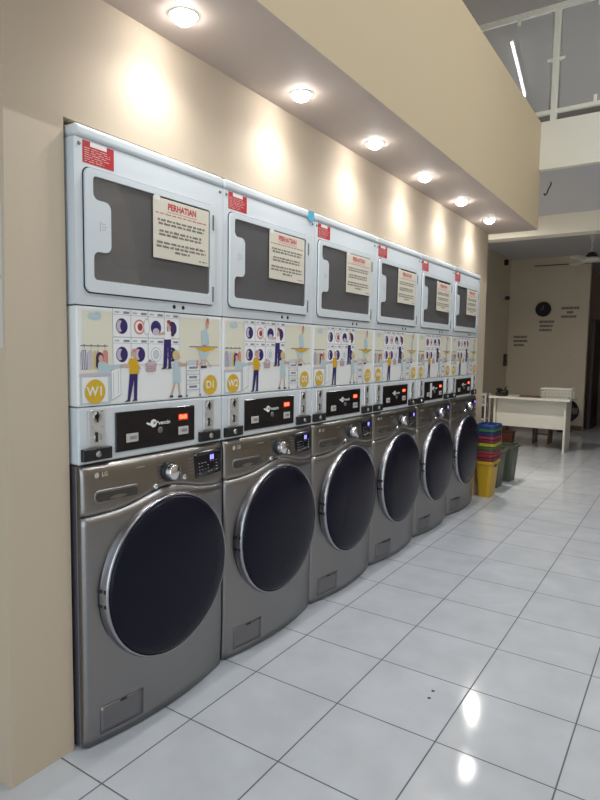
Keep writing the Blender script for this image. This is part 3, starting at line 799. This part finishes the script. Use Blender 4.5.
# ------------------------------------------------------------------ things on the back room walls and ceiling
g = G().tube([(0, 0, 0), (0, 0, -.03), (-.02, 0, -.06), (-.03, 0, -.10), (-.05, 0, -.12), (-.06, 0, -.10)], .006)
tag(g.build('ceiling_hook', 'hole', loc=(.415, 5.05, CZ)), 'black hook hanging from the grey back room ceiling', 'hook')
r = thing('wall_clock', 'round dark wall clock above the desk', 'clock', (-.672, BY, 2.192))
G().lathe([(-.0005, .135), (-.04, .135), (-.048, .125), (-.040, .112)], (0, 0, 0), 'Y', 40).build('case', 'black', r)
G().lathe([(-.038, .113), (-.038, 0)], (0, 0, 0), 'Y', 40).build('dial_face', 'darkfab', r)
G().box(-.004, .004, -.044, -.040, -.005, .07).box(-.05, .005, -.047, -.0445, -.004, .004).build('hands', 'screw', r)
def wall_sign(x, z, rows, seed, label, w=.30):
    g = G(); rn = random.Random(seed)
    # built in the y-z plane, then turned to face the room
    g.plate(rect(-w / 2, w / 2, -len(rows) * .04 - .015, len(rows) * .04 + .015), 0, .002)
    for i, (a, b) in enumerate(rows):
        zz = (len(rows) - 1) * .038 - i * .076
        y = a * w
        while y < b * w:
            e = min(y + rn.uniform(.012, .022), b * w); g.flat(rect(y, e, zz - .022, zz + .022), .0024, 1); y = e + .006
    o = g.build('wall_sign', ['backwall', 'ink'], loc=(x, BY - .0005, z)); o.rotation_euler = (0, 0, -PI / 2)
    tag(o, label, 'sign', 'lettered signs on the back wall')
wall_sign(-.215, 2.128, [(-.42, .42), (-.14, .14), (-.42, .30)], 1, 'three-line dark lettering on the back wall right of the clock', .36)
wall_sign(-.607, 1.888, [(-.40, .42), (-.36, .34), (-.38, .30)], 2, 'small lettered sign on the back wall just below the clock', .32)
wall_sign(-1.056, 1.610, [(-.45, .40), (-.45, .45), (-.42, .25)], 3, 'lettered sign on the back wall left of and below the clock', .28)
r = thing('wall_switch', 'pale light switch plate on the back wall above the basket', 'switch', (-.222, BY, 1.348))
G().box(-.06, .06, -.012, -.0005, -.045, .045, .003, 1).build('plate', 'backwall', r)
for s in (-1, 1): G().box(s * .028 - .018, s * .028 + .018, -.017, -.0122, -.022, .022, .002, 1).build('rocker', 'button', r)
r = thing('security_camera', 'small white security camera with dark lens on the left back room wall', 'camera', (-1.29, 9.75, 2.36))
G().box(.0005, .02, -.05, .05, -.03, .06, .003, 1).build('bracket', 'fanwhite', r)
G().cyl((.02, 0, .02), (.14, -.10, -.005), .034, n=18).build('housing', 'fanwhite', r)
G().cyl((.1405, -.1004, -.005), (.185, -.137, -.014), .036, .034, n=18).build('lens_hood', 'black', r)
r = thing('wall_speaker', 'small black speaker box high in the left corner of the back room', 'speaker', (-1.29, 9.97, 3.02))
G().box(.0005, .06, -.035, .035, -.05, .05, .006, 2).build('housing', 'black', r)
G().box(.0602, .064, -.027, .027, -.04, .04, .002, 1).build('front_grille', 'darkfab', r)
r = thing('wall_intercom', 'small dark box fixed to the left wall near the corner', 'intercom', (-1.29, 10.22, 1.25))
G().box(.0005, .045, -.06, .06, -.11, .11, .006, 2).build('housing', 'darkwood', r)
G().box(.0452, .05, -.03, .03, .02, .07, .001, 1).build('speaker_grille', 'screw', r)
# paper notices on the pier
for (z0, z1, lab) in ((1.585, 1.79, 'upper white notice sheet taped to the end of the wall pier'), (1.372, 1.575, 'lower white notice sheet taped to the end of the wall pier')):
    g = G(); rn = random.Random(int(z0 * 100)); y0 = -.30; 
    g.plate(rect(-.15, .15, z0, z1), 0, .001)
    for k in range(6): words(g, .0013, -.13, .10 + rn.random() * .03, z1 - .03 - k * .028, .008, 1, rn)
    o = g.build('notice_sheet', ['sheet', 'ink'], loc=(-.196, -.2366, 0)); o.rotation_euler = (0, -math.atan(.034 / SZ), -PI / 2)
    tag(o, lab, 'notice', 'notice sheets on the pier')

# ------------------------------------------------------------------ desk and what is on and around it
DX0, DX1, DY0, DY1 = -.80, .300, 7.56, 8.12
r = thing('desk', 'white laminate desk in front of the back wall', 'desk', (0, 0, 0))
G().box(DX0, DX1, DY0, DY1, .722, .75, .003, 1).build('desktop', 'desk', r)
for x in (DX0 + .05, DX1 - .085): G().box(x, x + .028, DY0 + .10, DY1 - .03, 0, .7215, .002, 1).build('side_panel', 'desk', r)
G().box(DX0 + .0785, DX1 - .0855, DY0 + .18, DY0 + .198, .31, .7215, .002, 1).build('modesty_panel', 'desk', r)
# perforated basket
bx0, bx1, by0, by1, z0, z1 = -.115, .285, 7.72, 7.98, .7505, .885
g = G()
def slab(p0, du, dv, nx, nz, W, H, th):
    """perforated wall: bars leaving real openings"""
    dn = Vector(du).cross(Vector((0, 0, 1))) * th
    def bar(a, b, c, d):
        q = [Vector(p0) + Vector(du) * u + Vector((0, 0, 1)) * v for (u, v) in ((a, c), (b, c), (b, d), (a, d))]
        vs = q + [p + dn for p in q]
        g.add(vs, [[0, 1, 2, 3], [7, 6, 5, 4], [0, 4, 5, 1], [1, 5, 6, 2], [2, 6, 7, 3], [3, 7, 4, 0]])
    for i in range(nx + 1): c = i * W / nx; bar(max(0, c - .005), min(W, c + .005), 0, H)
    for j in range(nz + 1): c = j * H / nz; bar(0, W, max(0, c - .005), min(H, c + .005))
slab((bx0, by0, z0), (1, 0, 0), 0, 9, 3, bx1 - bx0, z1 - z0, .004)
slab((bx0, by1 - .004, z0), (1, 0, 0), 0, 9, 3, bx1 - bx0, z1 - z0, .004)
slab((bx0 + .004, by0, z0), (0, 1, 0), 0, 7, 4, by1 - by0, z1 - z0, .004)
slab((bx1, by0, z0), (0, 1, 0), 0, 7, 4, by1 - by0, z1 - z0, .004)
r = thing('storage_basket', 'white perforated plastic basket on the right of the desk', 'basket', ((bx0 + bx1) / 2, (by0 + by1) / 2, z0))
o = g.build('basket_wall', 'basketwhite', r); o.data.transform(Matrix.Translation((-(bx0 + bx1) / 2, -(by0 + by1) / 2, -z0)))
cx, cy = (bx1 - bx0) / 2, (by1 - by0) / 2
G().box(-cx + .005, cx - .005, -cy + .005, cy - .005, .0, .004).build('basket_floor', 'basketwhite', r)
G().box(-cx - .006, cx + .006, -cy - .006, -cy + .004, .128, .142, .002, 1).box(-cx - .006, cx + .006, cy - .004, cy + .006, .128, .142, .002, 1).box(-cx - .006, -cx + .004, -cy, cy, .128, .142, .002, 1).box(cx - .004, cx + .006, -cy, cy, .128, .142, .002, 1).build('rim', 'basketwhite', r)
# desk phone / terminal
r = thing('telephone', 'dark desk telephone on the left end of the desk', 'telephone', (-.66, 7.74, .7505))
g = G(); vs = [(-.075, -.09, 0), (.075, -.09, 0), (.075, .09, 0), (-.075, .09, 0), (-.07, -.085, .035), (.07, -.085, .035), (.07, .085, .085), (-.07, .085, .085)]
g.add(vs, [[3, 2, 1, 0], [4, 5, 6, 7], [0, 1, 5, 4], [1, 2, 6, 5], [2, 3, 7, 6], [3, 0, 4, 7]]).build('base', 'black', r)
g = G().box(-.062, -.018, -.085, .085, .085, .112, .006, 2).build('handset', 'black', r)
G().box(.0, .055, -.06, .03, .052, .068, .003, 1).build('keypad', 'screw', r)
r2 = thing('potted_succulent', 'small dark plant standing just behind the desk telephone', 'plant', (-.655, 7.915, .7505))
G().lathe([(0, .0), (0, .03), (.07, .04), (.07, .033), (.06, 0)], (0, 0, 0), 'Z', 16).build('pot', 'darkwood', r2)
g = G(); rn = random.Random(4)
for k in range(14):
    a = rn.random() * 2 * PI; h = rn.uniform(.05, .09); q = rn.uniform(.015, .045)
    g.add([(.006 * math.cos(a + 1.5), .006 * math.sin(a + 1.5), .062), (.006 * math.cos(a - 1.5), .006 * math.sin(a - 1.5), .062), (q * math.cos(a), q * math.sin(a), .07 + h), (.6 * q * math.cos(a + .4), .6 * q * math.sin(a + .4), .066 + h * .6)], [[0, 1, 2], [0, 2, 3]])
g.build('leaves', 'p_dkgreen', r2)
# folder on the desk
r = thing('clipboard', 'flat brown clipboard lying on the middle of the desk', 'clipboard', (-.26, 7.80, .7505), .06)
G().box(-.15, .15, -.10, .10, 0, .014, .002, 1).build('board', 'stool', r)
G().box(-.14, -.10, -.03, .03, .0142, .022, .002, 1).build('clip', 'screw', r)
# under the desk
r = thing('storage_box', 'terracotta plastic box on the floor under the desk', 'box', (-.70, 8.27, 0))
G().frustum((0, 0), (.10, .085), 0.0, (0, 0), (.115, .10), .15, r=.015, m=0).build('box_body', 'redbox', r)
G().box(-.122, .122, -.107, .107, .1505, .165, .004, 1).build('lid', 'redbox', r)
r = thing('wooden_stool', 'low brown wooden stool under the desk', 'stool', (-.20, 8.45, 0))
G().box(-.14, .14, -.13, .13, .36, .39, .004, 1).build('seat', 'stool', r)
for sx in (-1, 1):
    for sy in (-1, 1): G().box(sx * .11 - .016, sx * .11 + .016, sy * .10 - .016, sy * .10 + .016, 0, .3595).build('leg', 'stool', r)
G().box(-.094, .094, -.108, -.092, .14, .165).build('stretcher', 'stool', r)
# fan standing behind the desk
r = thing('floor_fan', 'dark round floor fan standing behind the right end of the desk', 'fan', (-.16, 10.12, 0))
G().lathe([(0, 0), (0, .13), (.02, .125), (.035, .03), (.035, 0)], (0, 0, 0), 'Z', 28).build('base', 'black', r)
G().cyl((0, .02, .034), (0, .02, .30), .014, n=12).build('pole', 'black', r)
g = G()
for rr in (.21, .17, .13, .09, .05):
    n = 32; g.tube([(rr * math.cos(2 * PI * i / n), -.06 if rr < .2 else -.045, .375 + rr * math.sin(2 * PI * i / n)) for i in range(n + 1)], .004, 5)
for i in range(24):
    a = 2 * PI * i / 24; g.tube([(.04 * math.cos(a), -.06, .375 + .04 * math.sin(a)), (.21 * math.cos(a), -.045, .375 + .21 * math.sin(a))], .003, 4)
g.build('front_grille', 'darkfab', r)
G().lathe([(-.044, .212), (.05, .212), (.07, .16), (.075, 0)], (0, 0, .375), 'Y', 32).build('rear_guard', 'darkfab', r)
for k in range(3):
    a = k * 2 * PI / 3; g = G(); vs = []
    for (rr, w) in ((.03, .02), (.12, .06), (.19, .05)):
        for q in (-1, 1): vs.append((rr * math.cos(a) - q * w * math.sin(a), q * .015, .375 + rr * math.sin(a) + q * w * math.cos(a)))
    vs += [(v[0], v[1] + .003, v[2]) for v in vs]
    g.add(vs, [[0, 1, 3, 2], [2, 3, 5, 4], [8, 9, 7, 6], [10, 11, 9, 8], [0, 2, 8, 6], [2, 4, 10, 8], [1, 7, 9, 3], [3, 9, 11, 5], [4, 5, 11, 10], [0, 6, 7, 1]]).build('blade', 'black', r)
G().cyl((0, -.03, .375), (0, .06, .375), .035, n=16).build('hub', 'black', r)
# rack left of the desk
r = thing('wire_rack', 'small white shelf rack between the wall and the desk', 'rack', (-1.02, 7.9, 0))
for sx in (-1, 1):
    for sy in (-1, 1): G().box(sx * .115 - .012, sx * .115 + .012, sy * .12 - .012, sy * .12 + .012, 0, .76).build('post', 'fanwhite', r)
for z in (.05, .36, .58, .735): G().box(-.103, .103, -.13, .13, z, z + .022).build('shelf', 'fanwhite', r)
tag(G().box(-.085, .085, -.10, .10, 0, .105, .008, 2).build('folded_towels', 'lavender', loc=(-1.02, 7.9, .6025)), 'lavender folded pile on the upper shelf of the white rack', 'towels')
tag(G().box(-.08, .08, -.10, .10, 0, .17, .01, 2).build('storage_bin', 'darkfab', loc=(-1.02, 7.9, .3825)), 'dark bin on the lower shelf of the white rack', 'bin')
tag(G().box(-.06, .06, -.12, .12, 0, .44, .004, 1).build('cardboard_box', 'skirt', loc=(-1.0, 9.3, 0)), 'dark brown box on the floor behind the desk and rack', 'box')

# ------------------------------------------------------------------ laundry baskets
def basket(color, label, loc, s0, s1, h, group, slots=True, rz=0, trim=None):
    r = thing('laundry_basket', label, 'basket', loc, rz, group)
    G().frustum((0, 0), s0, 0, (0, 0), s1, h - .008, r=.03, thick=.0012).build('tub', color, r)
    g = G()
    a, b = s1
    def rl(e, z): 
        return [(p[0], p[1], z) for p in [(x, y) for (x, y) in rrect(-a - e, a + e, -b - e, b + e, .033)]]
    N = len(rl(0, 0))
    vs = rl(-.0003, h) + rl(.012, h - .002) + rl(.013, h - .030) + rl(.010, h - .030) + rl(.010, h - .006) + rl(-.0003, h - .006)
    fs = []
    for k in range(5):
        for i in range(N): fs.append([k * N + i, k * N + (i + 1) % N, (k + 1) * N + (i + 1) % N, (k + 1) * N + i][::-1])
    for i in range(N): fs.append([5 * N + i, 5 * N + (i + 1) % N, (i + 1) % N, i][::-1])
    g.add(vs, fs).build('rim', color, r)
    if slots:
        g = G()
        zz = h - .055; t = (zz / h); xx = s0[0] + (s1[0] - s0[0]) * t; yy = s0[1] + (s1[1] - s0[1]) * t
        for s in (-1, 1):
            k = 0
            vs = [(s * (xx + .0015), -.045, zz - .014), (s * (xx + .0015), .045, zz - .014), (s * (xx + .0048), .045, zz + .012), (s * (xx + .0048), -.045, zz + .012)]
            g.add(vs, [[0, 1, 2, 3] if s > 0 else [3, 2, 1, 0]])
        g.build('handle_hole', 'hole', r)
    return r
SX, SY = .066, 4.53
S0, S1, BH = (.056, .100), (.078, .135), .355
stack = [('p_yellow', 'tall yellow laundry basket at the bottom of the coloured stack beside the last washer'),
         ('p_maroon', 'maroon laundry basket nested directly above the yellow one at the bottom'),
         ('p_red', 'bright red laundry basket, third up in the nested stack'),
         ('p_pink', 'crimson laundry basket under the dark green one in the stack'),
         ('p_dkgreen', 'dark green laundry basket right under the thin lime yellow rim'),
         ('p_lime', 'lime yellow laundry basket in the middle of the stack'),
         ('p_maroon', 'dark maroon laundry basket just above the lime yellow one'),
         ('p_pink', 'crimson laundry basket under the navy one near the top of the stack'),
         ('p_navy', 'navy laundry basket under the green one near the top'),
         ('p_green', 'green laundry basket directly under the blue one at the top'),
         ('p_blue', 'bright blue laundry basket on top of the stack')]
for k, (c, lab) in enumerate(stack):
    sc_ = 1
    basket(c, lab, (SX, SY, .0005 + k * .0345), (S0[0] * sc_, S0[1] * sc_), (S1[0] * sc_, S1[1] * sc_), BH, 'stacked laundry baskets', slots=(k == 0))
basket('p_olive', 'grey-green laundry basket on the floor just behind the coloured stack', (-.015, 4.99, .0005), (.085, .11), (.112, .145), .39, 'green baskets on the floor', False)
basket('p_olive2', 'grey-green laundry basket on the floor, the one farther from the washers', (.02, 5.38, .0005), (.085, .11), (.112, .145), .39, 'green baskets on the floor', False)

# ------------------------------------------------------------------ corridor beyond the back wall
r = struct(G().box(.10, .16, BY + .35, BY + 1.25, 0, 2.02).build('door_1', 'darkwood'))
tag(G().box(-.30, .30, -.2, .2, 0, .62, .02, 2).build('dark_cabinet', 'darkfab', loc=(.62, 11.9, 0)), 'dark low cabinet in the corridor beyond the back wall', 'cabinet')
g = G().lathe([(0, 0), (0, .12), (-.25, .15), (-.45, .10), (-.47, 0)], (0, 0, 0), 'Z', 18)
r = thing('hanging_jacket', 'dark maroon jacket hanging in the corridor at the right edge', 'jacket', (.31, 12.93, 1.66))
G().lathe([(0, .02), (-.02, .07), (-.10, .13), (-.40, .15), (-.55, .13), (-.56, 0)], (0, -.16, 0), 'Z', 18).build('jacket_body', 'maroonfab', r)
G().cyl((0, -.14, -.02), (0, .069, .04), .01, n=8).build('peg', 'black', r)

# small dark marks on the floor tile
for (x, y) in ((.856, 1.035), (.861, .979)):
    o = G().lathe([(.0002, .0075), (.0012, .006), (.0014, 0)], (0, 0, 0), 'Z', 12).build('floor_stain', 'ink', loc=(x, y, 0))
    tag(o, 'small dark spot on a floor tile in the aisle, one of two together', 'spot', 'spots on the floor tile')

# ------------------------------------------------------------------ daylight from the shop front
w = bpy.data.worlds.new('daylight'); sc.world = w; w.use_nodes = True
bg = w.node_tree.nodes['Background']; bg.inputs['Color'].default_value = (.76, .885, 1, 1); bg.inputs['Strength'].default_value = 2.6
L = bpy.data.lights.new('shop_front_portal', 'AREA'); L.shape = 'RECTANGLE'; L.size = 3.7; L.size_y = 4.75; L.cycles.is_portal = True
lo = bpy.data.objects.new('shop_front_portal', L); COL.objects.link(lo); lo.location = (2.05, FY - .05, 2.375); lo.rotation_euler = (PI / 2, 0, 0)

# ------------------------------------------------------------------ camera
yaw, pitch, roll = .5828426551535081, -.08439243067257161, .015347525014022
cy, sy, cp, sp = math.cos(yaw), math.sin(yaw), math.cos(pitch), math.sin(pitch)
fw = Vector((-sy * cp, cy * cp, sp)); rt = Vector((cy, sy, 0)); up = rt.cross(fw)
rt2 = rt * math.cos(roll) + up * math.sin(roll); up2 = -rt * math.sin(roll) + up * math.cos(roll)
cam = bpy.data.cameras.new('camera'); co = bpy.data.objects.new('camera', cam); COL.objects.link(co)
mw = Matrix((rt2, up2, -fw)).transposed().to_4x4(); mw.translation = (1.657, -1.2, 1.379); co.matrix_world = mw
cam.sensor_fit = 'HORIZONTAL'; cam.sensor_width = 36; cam.lens = 36 * 591.5 / 600; cam.clip_start = .01
sc.camera = co

sc.view_settings.view_transform = 'Standard'; sc.view_settings.look = 'None'; sc.view_settings.gamma = 1; sc.view_settings.use_curve_mapping = False
sc.view_settings.exposure = 0.10
sc.cycles.use_denoising = True
sc.cycles.max_bounces = 8; sc.cycles.diffuse_bounces = 5; sc.cycles.transparent_max_bounces = 12
sc.cycles.sample_clamp_indirect = 6
